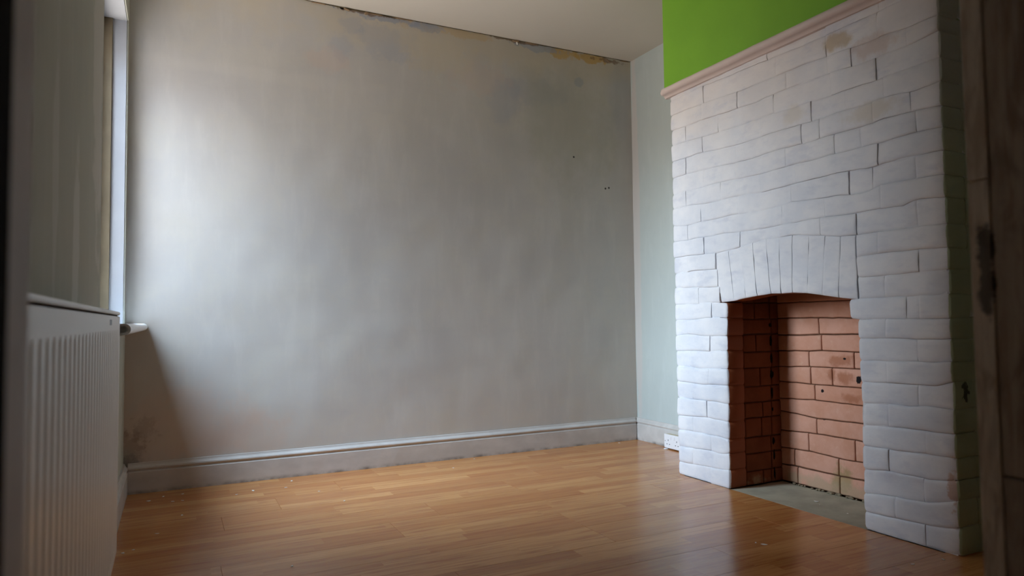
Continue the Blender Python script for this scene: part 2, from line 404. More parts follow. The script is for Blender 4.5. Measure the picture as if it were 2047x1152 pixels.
def painted_brick_mat():
    "thick white paint on the front, sage green on the near return, bare brick inside the fire opening"
    m, nt, b = new_mat('painted_brick', 0.5, 0.35)
    g = N(nt, 'ShaderNodeNewGeometry'); s = N(nt, 'ShaderNodeSeparateXYZ'); nt.links.new(g.outputs['Position'], s.inputs[0])
    v = pos(nt)
    n1 = noi(nt, v, 6, 6, 0.6); n2 = noi(nt, pos(nt, (1, 0.4, 1)), 28, 5, 0.6); n3 = noi(nt, v, 2.2, 3)
    c = mix(nt, ramp(nt, n1, 0.3, 0.7), srgb(212, 215, 223), srgb(228, 228, 231))
    c = mix(nt, mul(nt, ramp(nt, n2, 0.48, 0.75), 0.35), c, srgb(190, 194, 208))
    hi = mul(nt, ramp(nt, s.outputs['Z'], 1.25, 1.70), ramp(nt, n3, 0.30, 0.62))  # warm light on the upper breast, painted into the colour
    c = mix(nt, mul(nt, hi, 0.4), c, srgb(222, 210, 200))
    c = mix(nt, mul(nt, ramp(nt, noi(nt, pos(nt, (1, 1, 2.5), (4, 2, 1)), 5, 4, 0.6), 0.55, 0.7), 0.4), c, srgb(186, 190, 206))
    c = mix(nt, mul(nt, blob(nt, (XC, 1.70, 1.775), (1, 0.055, 0.030), 0.9, 0.7, 14), 0.65), c, srgb(176, 150, 104))
    c = mix(nt, mul(nt, blob(nt, (XC, 1.545, 1.70), (1, 0.07, 0.035), 0.9, 0.7, 14), 0.45), c, srgb(190, 160, 140))
    c = mix(nt, mul(nt, blob(nt, (XC, 1.56, 1.47), (1, 0.09, 0.035), 0.8, 0.6, 12), 0.4), c, srgb(196, 180, 150))
    c = mix(nt, mul(nt, blob(nt, (XC, 1.90, 1.55), (1, 0.05, 0.04), 0.8, 0.6, 12), 0.35), c, srgb(200, 186, 160))
    c = mix(nt, mul(nt, blob(nt, (XC, 1.335, 0.20), (1, 0.018, 0.05), 0.6, 0.9, 25), 0.6), c, srgb(180, 130, 96))
    # sage green return
    gy = ramp(nt, mul(nt, s.outputs['Y'], mul(nt, n2, 0.006), 'ADD'), YC2+0.0105, YC2+0.0075)
    sg = mix(nt, ramp(nt, n1, 0.3, 0.7), srgb(158, 170, 140), srgb(170, 180, 152))
    sg = mix(nt, ramp(nt, s.outputs['Z'], 1.15, 1.6), sg, srgb(176, 178, 168))
    sg = mix(nt, mul(nt, blob(nt, (XC+0.06, YC2, 0.51), (0.016, 1, 0.03), 0.4, 0.9, 40), 0.9), sg, srgb(40, 46, 30))
    c = mix(nt, gy, c, sg)
    # bare brick where the paint stops inside the opening
    inside = mul(nt, ramp(nt, mul(nt, s.outputs['X'], mul(nt, n2, 0.010), 'ADD'), XC+0.014, XC+0.018),
                 mul(nt, mul(nt, s.outputs['Y'], 1.60, 'GREATER_THAN'), mul(nt, s.outputs['Y'], 2.36, 'LESS_THAN')))
    inside = mul(nt, inside, mul(nt, s.outputs['Z'], 0.90, 'LESS_THAN'))
    c = mix(nt, inside, c, srgb(150, 84, 52))
    nt.links.new(c, b.inputs['Base Color'])
    h = mul(nt, mul(nt, n2, 0.6), mul(nt, noi(nt, v, 70, 4), 0.5), 'ADD')
    bump(nt, b, h, 0.35, 0.003)
    return m
M_BRICK = painted_brick_mat()

def fire_brick_mat(name, a, b_, soot, haze=True):
    m, nt, b = new_mat(name, 0.85, 0.2)
    v = pos(nt); n1 = noi(nt, v, 7, 6, 0.65); n2 = noi(nt, v, 30, 5, 0.6)
    at = N(nt, 'ShaderNodeAttribute'); at.attribute_name = 'tone'
    c = mix(nt, ramp(nt, n1, 0.35, 0.68), a, b_)
    c = mix(nt, mul(nt, at.outputs['Fac'], 0.3 if haze else 0.0), c, srgb(188, 124, 92))
    c = mix(nt, mul(nt, ramp(nt, n2, 0.55, 0.75), 0.3 if haze else 0.0), c, srgb(222, 184, 160))
    for cc, rr in (((XF, 1.98, 0.565), (1, 0.05, 0.020)), ((XF, 1.96, 0.50), (1, 0.04, 0.025)), ((XF, 1.93, 0.41), (1, 0.05, 0.02)), ((XF, 2.03, 0.50), (1, 0.02, 0.02))):
        c = mix(nt, mul(nt, blob(nt, cc, rr, 0.9, 0.8, 16), 0.55), c, srgb(150, 82, 44))
    for cc, rr in (((XF, 1.962, 0.573), (1, 0.007, 0.004)), ((XF, 2.075, 0.43), (1, 0.008, 0.007)), ((XF, 1.895, 0.49), (1, 0.012, 0.016)), ((XF, 2.075, 0.306), (1, 0.008, 0.003))):
        c = mix(nt, blob(nt, cc, rr, 0.3, 0.5, 40), c, srgb(30, 26, 28))
    low = mul(nt, blob(nt, (XF, 1.99, 0.075), (1, 0.05, 0.045), 0.9, 0.8, 18), 0.6)
    c = mix(nt, low, c, srgb(140, 128, 76))
    low2 = mul(nt, blob(nt, (XF, 2.05, 0.02), (1, 0.20, 0.035), 0.9, 0.9, 12), 0.6)
    c = mix(nt, low2, c, srgb(170, 150, 120))
    if soot: c = mix(nt, 0.45, c, srgb(90, 48, 28))
    nt.links.new(c, b.inputs['Base Color']); bump(nt, b, mul(nt, n2, n1, 'ADD'), 0.4, 0.003)
    return m
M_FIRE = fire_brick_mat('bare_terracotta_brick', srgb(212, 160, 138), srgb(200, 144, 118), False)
M_CHEEK = fire_brick_mat('shaded_terracotta_brick', srgb(128, 74, 48), srgb(112, 62, 38), False, False)  # same brick darkened: shade of the far cheek put into its colour
M_MORT = simple('painted_mortar', srgb(206, 206, 208), 0.6, 0.3, 0.04, 20, 0.3, 60)
M_MORTG = simple('sage_painted_mortar', srgb(138, 150, 120), 0.6, 0.3, 0.04, 20, 0.3, 60)
M_MORTD = simple('dirty_mortar', srgb(96, 68, 52), 0.9, 0.1, 0.15, 30, 0.4, 60)
M_HEARTH = simple('grey_cement', srgb(168, 162, 142), 0.85, 0.2, 0.14, 9, 0.5, 50)
M_MANTEL = simple('mantel_paint', srgb(212, 196, 190), 0.5, 0.35, 0.03, 6, 0.25, 30)
M_CHIP = simple('old_plaster_chip', srgb(150, 126, 100), 0.9, 0.1, 0.2, 30, 0.5, 50)

def laminate_mat():
    m, nt, b = new_mat('beech_laminate', 0.22, 0.5)
    at = N(nt, 'ShaderNodeAttribute'); at.attribute_name = 'tone'
    g = N(nt, 'ShaderNodeNewGeometry'); mp = N(nt, 'ShaderNodeMapping'); mp.inputs['Scale'].default_value = (1.2, 22, 1)
    cmb = N(nt, 'ShaderNodeCombineXYZ'); nt.links.new(mul(nt, at.outputs['Fac'], 37.0), cmb.inputs[0]); nt.links.new(mul(nt, at.outputs['Fac'], 91.0), cmb.inputs[1])
    nt.links.new(g.outputs['Position'], mp.inputs['Vector'])
    va = N(nt, 'ShaderNodeVectorMath', operation='ADD'); nt.links.new(mp.outputs[0], va.inputs[0]); nt.links.new(cmb.outputs[0], va.inputs[1])
    gr = noi(nt, va.outputs[0], 2.4, 6, 0.62, 0.8)
    mp2 = N(nt, 'ShaderNodeMapping'); mp2.inputs['Scale'].default_value = (8, 190, 1); nt.links.new(g.outputs['Position'], mp2.inputs['Vector'])
    fine = noi(nt, mp2.outputs[0], 1.0, 3, 0.6)
    r = N(nt, 'ShaderNodeValToRGB'); nt.links.new(at.outputs['Fac'], r.inputs[0])
    e = r.color_ramp.elements
    e[0].position = 0.0; e[0].color = srgb(178, 116, 64); e[1].position = 1.0; e[1].color = srgb(202, 146, 90)
    x = r.color_ramp.elements.new(0.5); x.color = srgb(188, 130, 76)
    c = mix(nt, mul(nt, ramp(nt, gr, 0.42, 0.72), 0.7), r.outputs[0], srgb(152, 86, 46))
    c = mix(nt, mul(nt, ramp(nt, fine, 0.45, 0.75), 0.35), c, srgb(146, 86, 48))
    nt.links.new(c, b.inputs['Base Color'])
    rr = noi(nt, pos(nt), 3.0, 4)
    nt.links.new(ramp(nt, rr, 0.3, 0.7, 0.19, 0.27), b.inputs['Roughness'])
    bump(nt, b, mul(nt, noi(nt, pos(nt, (0.6, 2, 1)), 4, 2), 1.0), 0.12, 0.003)
    return m
M_LAM = laminate_mat()

def old_wood_mat():
    m, nt, b = new_mat('stripped_dark_wood', 0.65, 0.3)
    v = pos(nt, (1, 1, 0.10)); gr = noi(nt, v, 110, 6, 0.6, 1.0); big = noi(nt, pos(nt, (1, 1, 0.35)), 22, 4, 0.6, 1.2)
    at = N(nt, 'ShaderNodeAttribute'); at.attribute_name = 'tone'
    c = mix(nt, ramp(nt, gr, 0.35, 0.7), srgb(240, 222, 204), srgb(206, 182, 160))
    c = mix(nt, mul(nt, ramp(nt, big, 0.48, 0.68), 0.6), c, srgb(146, 120, 102))
    c = mix(nt, at.outputs['Fac'], c, srgb(120, 98, 84))
    c = mix(nt, mul(nt, blob(nt, (0.705, 0.388, 0.80), (1, 0.007, 0.045), 0.5, 0.6, 60), 0.8), c, srgb(40, 30, 26))
    nt.links.new(c, b.inputs['Base Color']); bump(nt, b, gr, 0.3, 0.001)
    return m
M_WOOD = old_wood_mat()
M_JAMBL = simple('scuffed_jamb_paint', srgb(205, 198, 196), 0.6, 0.3, 0.12, 12, 0.2, 50)

def glass_mat():
    m = bpy.data.materials.new('window_glass'); m.use_nodes = True
    nt = m.node_tree; nt.nodes.clear()
    o = N(nt, 'ShaderNodeOutputMaterial'); t = N(nt, 'ShaderNodeBsdfTransparent'); gl = N(nt, 'ShaderNodeBsdfGlossy'); mx = N(nt, 'ShaderNodeMixShader')
    gl.inputs['Roughness'].default_value = 0.02; 
    t.inputs['Color'].default_value = (0.96, 0.98, 0.97, 1)
    g = N(nt, 'ShaderNodeNewGeometry'); d = N(nt, 'ShaderNodeVectorMath', operation='DOT_PRODUCT')
    nt.links.new(g.outputs['Incoming'], d.inputs[0]); nt.links.new(g.outputs['Normal'], d.inputs[1])
    f = mul(nt, mul(nt, mul(nt, 1.0, mul(nt, d.outputs['Value'], 0.0, 'ABSOLUTE'), 'SUBTRACT'), 5.0, 'POWER'), 0.96)
    nt.links.new(mul(nt, f, 0.04, 'ADD'), mx.inputs[0]); nt.links.new(t.outputs[0], mx.inputs[1]); nt.links.new(gl.outputs[0], mx.inputs[2]); nt.links.new(mx.outputs[0], o.inputs[0])
    return m
M_GLASS = glass_mat()

M_OUT = simple('sky_block_grey', srgb(120, 114, 112), 0.9, 0.1, 0.15, 3)
M_CHEEK_N = fire_brick_mat('darkened_near_cheek_brick', srgb(74, 48, 36), srgb(58, 38, 30), False, False)  # unseen near cheek, coloured dark to cut light bounced inside the opening

# ================================================================== ROOM SHELL
def wall_grid(name, fn, na, nb, mat, thick, inward):
    "slightly uneven plaster face with a flat back"
    vs = []; fs = []
    for j in range(nb+1):
        for i in range(na+1): vs.append(fn(i/na, j/nb, 0.0))
    off = len(vs)
    for (s, t) in ((0, 0), (1, 0), (1, 1), (0, 1)): vs.append(fn(s, t, thick))
    for j in range(nb):
        for i in range(na):
            a = j*(na+1)+i; fs.append((a, a+1, a+na+2, a+na+1))
    fs.append((off, off+3, off+2, off+1))
    bot = [i for i in range(na+1)]; top = [nb*(na+1)+i for i in range(na+1)]
    lft = [j*(na+1) for j in range(nb+1)]; rgt = [j*(na+1)+na for j in range(nb+1)]
    fs.append(tuple(bot)+(off+1, off)); fs.append(tuple(top)+(off+2, off+3))
    fs.append(tuple(lft)+(off+3, off)); fs.append(tuple(rgt)+(off+2, off+1))
    o = mesh(name, vs, fs, mat)
    return tag(o, kind='structure')

def back_fn(s, t, d):
    x = XL-0.05 + s*(XR+0.10-XL); z = -0.02 + t*(HC+0.04)
    w = 0.0
    if d == 0 and 0 < s < 1 and 0 < t < 1: w = 0.004*nz(x, 0, z, 2.2) + 0.002*nz(x, 3, z, 7)
    return (x, YB + w + d, z)
wall_back = wall_grid('wall_back', back_fn, 90, 70, M_BACK, 0.12, -1)
def right_fn(s, t, d):
    y = YN-0.02 + s*(YB+0.02-YN+0.02); z = -0.02 + t*(HC+0.04)
    w = 0.003*nz(5, y, z, 2.2) if d == 0 and 0 < s < 1 and 0 < t < 1 else 0.0
    return (XR + w + d, y, z)
wall_right = wall_grid('wall_right', right_fn, 60, 50, M_RIGHT, 0.12, -1)

# left wall with the window opening (deep outer wall)
bm = bmesh.new()
XO = XL-0.180
add_box(bm, XO, XL, YN-0.12, WY0, -0.02, HC+0.02)
add_box(bm, XO, XL, WY1, YB+0.12, -0.02, HC+0.02)
add_box(bm, XO, XL, WY0, WY1, -0.02, WZ0-0.032)
add_box(bm, XO, XL, WY0, WY1, WZ1, HC+0.02)
for e in list(bm.edges):
    a, b_ = e.verts
    if abs(a.co.x-XL) < 1e-5 and abs(b_.co.x-XL) < 1e-5 and abs(a.co.y-WY0) < 1e-5 and abs(b_.co.y-WY0) < 1e-5 and abs(a.co.z-b_.co.z) > 2:
        bmesh.ops.bevel(bm, geom=[e], offset=0.012, segments=4, profile=0.5, affect='EDGES'); break
wall_left = tag(bm_obj('wall_left', bm, M_LEFT), kind='structure')
# white painted reveals lining the opening
box('reveal', XO+0.008, XL-0.006, WY1-0.004, WY1+0.0005, WZ0, WZ1, M_REVEAL, wall_left)
box('reveal', XO+0.008, XL-0.014, WY0-0.0005, WY0+0.004, WZ0, WZ1, M_REVEAL, wall_left)
box('reveal', XO+0.008, XL-0.006, WY0+0.004, WY1-0.004, WZ1-0.004, WZ1+0.0005, M_REVEAL, wall_left)

# near wall with the doorway the camera looks through, and the dark hall behind
JX0, JX1, DH = -0.062, 0.705, 2.02
bm = bmesh.new()
add_box(bm, XO, JX0-0.03, YNH, YN, -0.02, HC+0.02)
add_box(bm, JX1+0.03, XR+0.12, YNH, YN, -0.02, HC+0.02)
add_box(bm, JX0-0.03, JX1+0.03, YNH, YN, DH+0.03, HC+0.02)
tag(bm_obj('wall_near', bm, M_NEAR), kind='structure')
bm = bmesh.new()
add_box(bm, -0.75, -0.65, -1.1, YNH, -0.02, HC+0.02)
add_box(bm, 1.45, 1.55, -1.1, YNH, -0.02, HC+0.02)
add_box(bm, -0.75, 1.55, -1.2, -1.1, -0.02, HC+0.02)
tag(bm_obj('wall_hall', bm, M_HALL), kind='structure')

bm = bmesh.new(); add_box(bm, XL-0.36, XR+0.12, YNH, YB+0.12, HC, HC+0.12); add_box(bm, -0.75, 1.55, -1.2, YNH, HC, HC+0.12)
tag(bm_obj('ceiling', bm, M_CEIL), kind='structure')

# floor: subfloor slab + laminate boards
bm = bmesh.new(); add_box(bm, XL-0.36, XR+0.12, YNH, YB+0.12, -0.09, -0.012); add_box(bm, -0.75, 1.55, -1.2, YNH, -0.09, -0.012)
floor = tag(bm_obj('floor', bm, M_DARK), kind='structure')
rnd = random.Random(11)
PW = 0.195; SW = PW/3
def plank(x0, x1, y0, ends):
    "one three-strip board; ends = per strip list of joint positions"
    vs = []; fs = []; tones = []
    bv = 0.0007; zt = 0.0
    for k in range(3):
        a0 = y0+k*SW; a1 = a0+SW
        ja = a0+(bv if k == 0 else 0); jb = a1-(bv if k == 2 else 0)
        cuts = [x0]+[c for c in ends[k] if x0+0.02 < c < x1-0.02]+[x1]
        for c0, c1 in zip(cuts, cuts[1:]):
            yc = (a0+a1)/2
            if a0 > YC2+0.002 and a1 < YC1-0.002:
                if c0 >= XC-0.002: continue
                c1 = min(c1, XC-0.002)
            u0 = c0+(bv if c0 == x0 else 0); u1 = c1-(bv if c1 == x1 else 0)
            n = len(vs); vs += [(u0, ja, zt), (u1, ja, zt), (u1, jb, zt), (u0, jb, zt)]
            fs.append((n, n+1, n+2, n+3)); t = rnd.random(); tones.append(t)
            # groove sides
            if k == 0:
                n = len(vs); vs += [(u0, ja, zt), (u1, ja, zt), (u1, a0, zt-0.0012), (u0, a0, zt-0.0012)]; fs.append((n, n+1, n+2, n+3)); tones.append(0)
            if k == 2:
                n = len(vs); vs += [(u0, jb, zt), (u1, jb, zt), (u1, a1, zt-0.0012), (u0, a1, zt-0.0012)]; fs.append((n, n+1, n+2, n+3)); tones.append(0)
            for (xe, ue) in ((x0, u0), (x1, u1)):
                if abs(xe-ue) > 1e-6 and abs(xe-ue) < 0.002:
                    n = len(vs); vs += [(ue, ja, zt), (ue, jb, zt), (xe, a1 if k == 2 else jb, zt-0.0012), (xe, a0 if k == 0 else ja, zt-0.0012)]; fs.append((n, n+1, n+2, n+3)); tones.append(0)
    if not fs: return
    # board edge down to the subfloor along the front
    xe = max(v[0] for v in vs)
    n = len(vs); vs += [(x0, y0, zt-0.0012), (xe, y0, zt-0.0012), (xe, y0, -0.012), (x0, y0, -0.012)]; fs.append((n, n+1, n+2, n+3)); tones.append(0)
    n = len(vs); vs += [(xe, y0, zt-0.001), (xe, y0+PW, zt-0.001), (xe, y0+PW, -0.012), (xe, y0, -0.012)]; fs.append((n, n+1, n+2, n+3)); tones.append(0)
    me = bpy.data.meshes.new('plank'); me.from_pydata(vs, [], fs); me.update()
    bm = bmesh.new(); bm.from_mesh(me); bmesh.ops.recalc_face_normals(bm, faces=bm.faces)
    for f in bm.faces:
        if abs(f.normal.z) > 0.5 and f.normal.z < 0: f.normal_flip()
    bm.to_mesh(me); bm.free()
    at = me.attributes.new('tone', 'FLOAT', 'FACE'); at.data.foreach_set('value', tones)
    link('plank', me, M_LAM, floor)
y = YB - 0.008 - PW*17; row = 0
while y < YB-0.01:
    off = rnd.uniform(0, 1.2); x = XL+0.008-off
    while x < XR-0.008:
        a, b_ = max(x, XL+0.008), min(x+1.21, XR-0.008)
        if b_-a > 0.03:
            ends = []
            for k in range(3):
                c = a - rnd.uniform(0, 0.4); l = []
                while c < b_:
                    c += rnd.uniform(0.40, 0.85); l.append(c)
                ends.append(l)
            plank(a, b_, y, ends)
        x += 1.21
    y += PW; row += 1

# ---------------------------------------------------------------- skirting boards
PROF = [(0.0, 0.0), (0.018, 0.0), (0.018, 0.094), (0.0155, 0.097), (0.012, 0.0985), (0.012, 0.103), (0.0165, 0.106), (0.0185, 0.111), (0.0165, 0.1165), (0.011, 0.1215), (0.0075, 0.127), (0.006, 0.1335), (0.0, 0.1345)]
def skirting(name, p0, p1, nrm, mat, seg=24):
    p0 = Vector(p0); p1 = Vector(p1); nrm = Vector(nrm); vs = []; fs = []; m = len(PROF)
    for i in range(seg+1):
        q = p0.lerp(p1, i/seg)
        for (d, z) in PROF:
            w = 0.0016*nz(q.x*1.0, q.y*1.0, z*3, 4.0) + 0.0007*nz(q.x, q.y, z, 19)
            vs.append(q + nrm*(d + (w if d > 0 else 0)) + Vector((0, 0, z + (w*0.6 if z > 0 else 0))))
    for i in range(seg):
        for j in range(m-1):
            a = i*m+j; fs.append((a, a+1, a+m+1, a+m))
    fs.append(tuple(range(m))); fs.append(tuple(range(seg*m, seg*m+m)))
    return tag(mesh(name, vs, fs, mat), kind='structure')
skirting('baseboard_back', (XL+0.018, YB, 0), (XR-0.021, YB, 0), (0, -1, 0), M_SKIRT, 60)
skirting('baseboard_left', (XL, YN, 0), (XL, YB, 0), (1, 0, 0), M_SKIRT, 50)
skirting('baseboard_right', (XR, YB-0.001, 0), (XR, YC1, 0), (-1, 0, 0), M_SKIRT, 20)
skirting('baseboard_right_near', (XR, YC2, 0), (XR, YN, 0), (-1, 0, 0), M_SKIRT, 20)
# dark open joints: between the back and alcove skirting, and at the foot of the left skirting
g = mesh('trim_1', [(XR-0.0225, YB-0.0195, 0.0), (XR-0.0165, YB-0.0195, 0.0), (XR-0.0195, YB-0.0195, 0.098), (XR-0.0225, YB-0.0005, 0.0), (XR-0.0165, YB-0.0005, 0.0), (XR-0.0195, YB-0.0005, 0.098)],
         [(0, 1, 2), (3, 5, 4), (0, 3, 4, 1), (1, 4, 5, 2), (0, 2, 5, 3)], M_DARK)
tag(g, kind='structure')

# loose plaster along the top of the far wall
def chip(x, z, w, h, d, rot, mat):
    vs = []; n = 9; r = random.Random(int(x*1000))
    pts = []
    for i in range(n):
        a = 2*math.pi*i/n; rr = r.uniform(0.65, 1.05)
        u = math.cos(a)*w*rr; v = math.sin(a)*h*rr
        pts.append((x+u*math.cos(rot)-v*math.sin(rot), min(HC-0.001, z+u*math.sin(rot)+v*math.cos(rot))))
    for (a, b_) in pts: vs.append((a, YB-0.001+0.006, b_))
    for (a, b_) in pts: vs.append((x+(a-x)*0.85, YB-d, z+(b_-z)*0.85))
    fs = [tuple(range(n)), tuple(range(n, 2*n))]+[(i, (i+1) % n, n+(i+1) % n, n+i) for i in range(n)]
    return mesh('plaster_chip', vs, fs, mat, wall_back)
for (x, z, w, h, d, rot, mt) in ((0.775, 2.389, 0.014, 0.006, 0.004, -0.1, M_DARK), (0.80, 2.386, 0.020, 0.004, 0.010, -0.3, M_CHIP), (0.905, 2.386, 0.016, 0.008, 0.009, 0.2, M_CHIP),
                             (0.96, 2.390, 0.05, 0.004, 0.005, 0.0, M_CHIP), (1.10, 2.392, 0.07, 0.0035, 0.006, 0.0, M_CHIP), (1.79, 2.389, 0.030, 0.006, 0.010, 0.0, M_CHIP), (1.80, 2.380, 0.004, 0.014, 0.006, 0.15, M_FLAKE),
                             (1.90, 2.392, 0.06, 0.004, 0.006, 0.0, M_CHIP), (2.44, 2.376, 0.028, 0.004, 0.006, -0.5, M_CHIP), (2.56, 2.391, 0.045, 0.003, 0.005, 0.0, M_CHIP), (0.66, 2.392, 0.05, 0.003, 0.005, 0, M_CHIP)):
    chip(x, z, w, h, d, rot, mt)
# ragged dark joint between ceiling and far wall
vs = []; fs = []; n = 150
for i in range(n+1):
    x = 0.45+(XR-0.45)*i/n
    h = 0.0015+0.004*max(0, nz(x, 7, 0, 9)+0.25)+0.003*max(0, nz(x, 2, 0, 40))
    if x < 1.15 and x > 0.74: h += 0.003
    vs += [(x, YB-0.0012, HC+0.001), (x, YB-0.0012-0.003, HC-h*0.1), (x, YB-0.004, HC-h), (x, YB+0.006, HC-h)]
for i in range(n):
    for j in range(3):
        a = i*4+j; fs.append((a, a+1, a+5, a+4))
M_JOINT = simple('dirty_ceiling_joint', srgb(92, 82, 62), 0.9, 0.1, 0.45, 9)
mesh('ceiling_joint', vs, fs, M_JOINT, wall_back)

# ================================================================== WINDOW
win = tag(empty('window_1', (XG, (WY0+WY1)/2, WZ0)), kind='structure')
def wbox(name, *a, bevel=0.0): return keep(box(name, *a[:6], a[6], None, bevel), win)
fx0, fx1 = XG-0.07, XG
wbox('frame_panel', fx0, fx1, WY0+0.004, GY0-0.03, WZ0, WZ1-0.004, M_FRAME, bevel=0.003)
wbox('frame_panel', fx0, fx1, GY1+0.03, WY1-0.004, WZ0, WZ1-0.004, M_FRAME, bevel=0.003)
wbox('head_rail', fx0, fx1, GY0-0.03, GY1+0.03, WZ1-0.054, WZ1-0.004, M_FRAME, bevel=0.003)
wbox('bottom_rail', fx0, fx1, GY0-0.03, GY1+0.03, WZ0, WZ0+0.06, M_FRAME, bevel=0.003)
wbox('stile', fx0+0.01, fx1-0.012, GY0-0.03, GY0, WZ0+0.06, WZ1-0.054, M_FRAME, bevel=0.003)
wbox('stile', fx0+0.01, fx1-0.012, GY1, GY1+0.03, WZ0+0.06, WZ1-0.054, M_FRAME, bevel=0.003)
wbox('staff_bead', XG, -0.250, WY1-0.014, WY1-0.0042, WZ0+0.015, WZ1-0.004, M_STAFF, bevel=0.002)
wbox('pane', fx0+0.030, fx0+0.034, GY0, GY1, WZ0+0.06, WZ1-0.054, M_GLASS)

# two unseen walls added outside to narrow the sky light reaching the window
bm = bmesh.new(); add_box(bm, -2.75, XO-0.001, 3.95, 4.25, -1.5, 4.5); add_box(bm, -12.0, -0.7, 0.7, 1.0, -1.5, 4.5)
tag(bm_obj('sky_block_walls', bm, M_OUT), kind='structure')

# sill board: hollow white plastic, bullnosed edge, open end towards the radiator
sill_y0, sill_y1, sx0, sx1, sz0, sz1 = 2.13, YB-0.004, XG-0.06, -0.101, 0.7255, 0.7565
def sill_prof():
    r = (sz1-sz0)/2; cx = sx1-r; pts = [(XL+0.0005, sz0), (cx, sz0)]
    for i in range(1, 10):
        a = -math.pi/2+math.pi*i/10; pts.append((cx+r*math.cos(a), (sz0+sz1)/2+r*math.sin(a)))
    pts += [(cx, sz1), (XL+0.0005, sz1)]
    return pts
pf = sill_prof(); vs = []; fs = []; m = len(pf)
for yy in (sill_y0, sill_y1):
    for (a, b_) in pf: vs.append((a, yy, b_))
for j in range(m): fs.append((j, (j+1) % m, m+(j+1) % m, m+j))
fs.append(tuple(range(m, 2*m)))
# hollow end: rim + recessed socket
cx_, cz_ = (XL+sx1)/2+0.006, (sz0+sz1)/2
inner = [(cx_+(a-cx_)*0.80, cz_+(b_-cz_)*0.62) for a, b_ in pf]
k0 = len(vs)
for (a, b_) in inner: vs.append((a, sill_y0, b_))
for (a, b_) in inner: vs.append((a, sill_y0+0.05, b_))
for j in range(m):
    fs.append((j, (j+1) % m, k0+(j+1) % m, k0+j)); fs.append((k0+j, k0+(j+1) % m, k0+m+(j+1) % m, k0+m+j))
fs.append(tuple(range(k0+m, k0+2*m)))
sill = tag(mesh('trim_2', vs, fs, M_UPVC), kind='structure')
bm = bmesh.new(); add_box(bm, XO+0.008, XL+0.001, WY0+0.001, WY1-0.001, WZ0-0.030, WZ0+0.014)
bm_obj('sill_board', bm, M_UPVC, sill)

# ================================================================== CHIMNEY BREAST
chim = tag(empty('chimney_breast', (XC, (YC1+YC2)/2, 0)), 'chimney breast of white painted brick with an arched fireplace opening and lime green plaster above', 'fireplace')
def kc(o): return keep(o, chim)

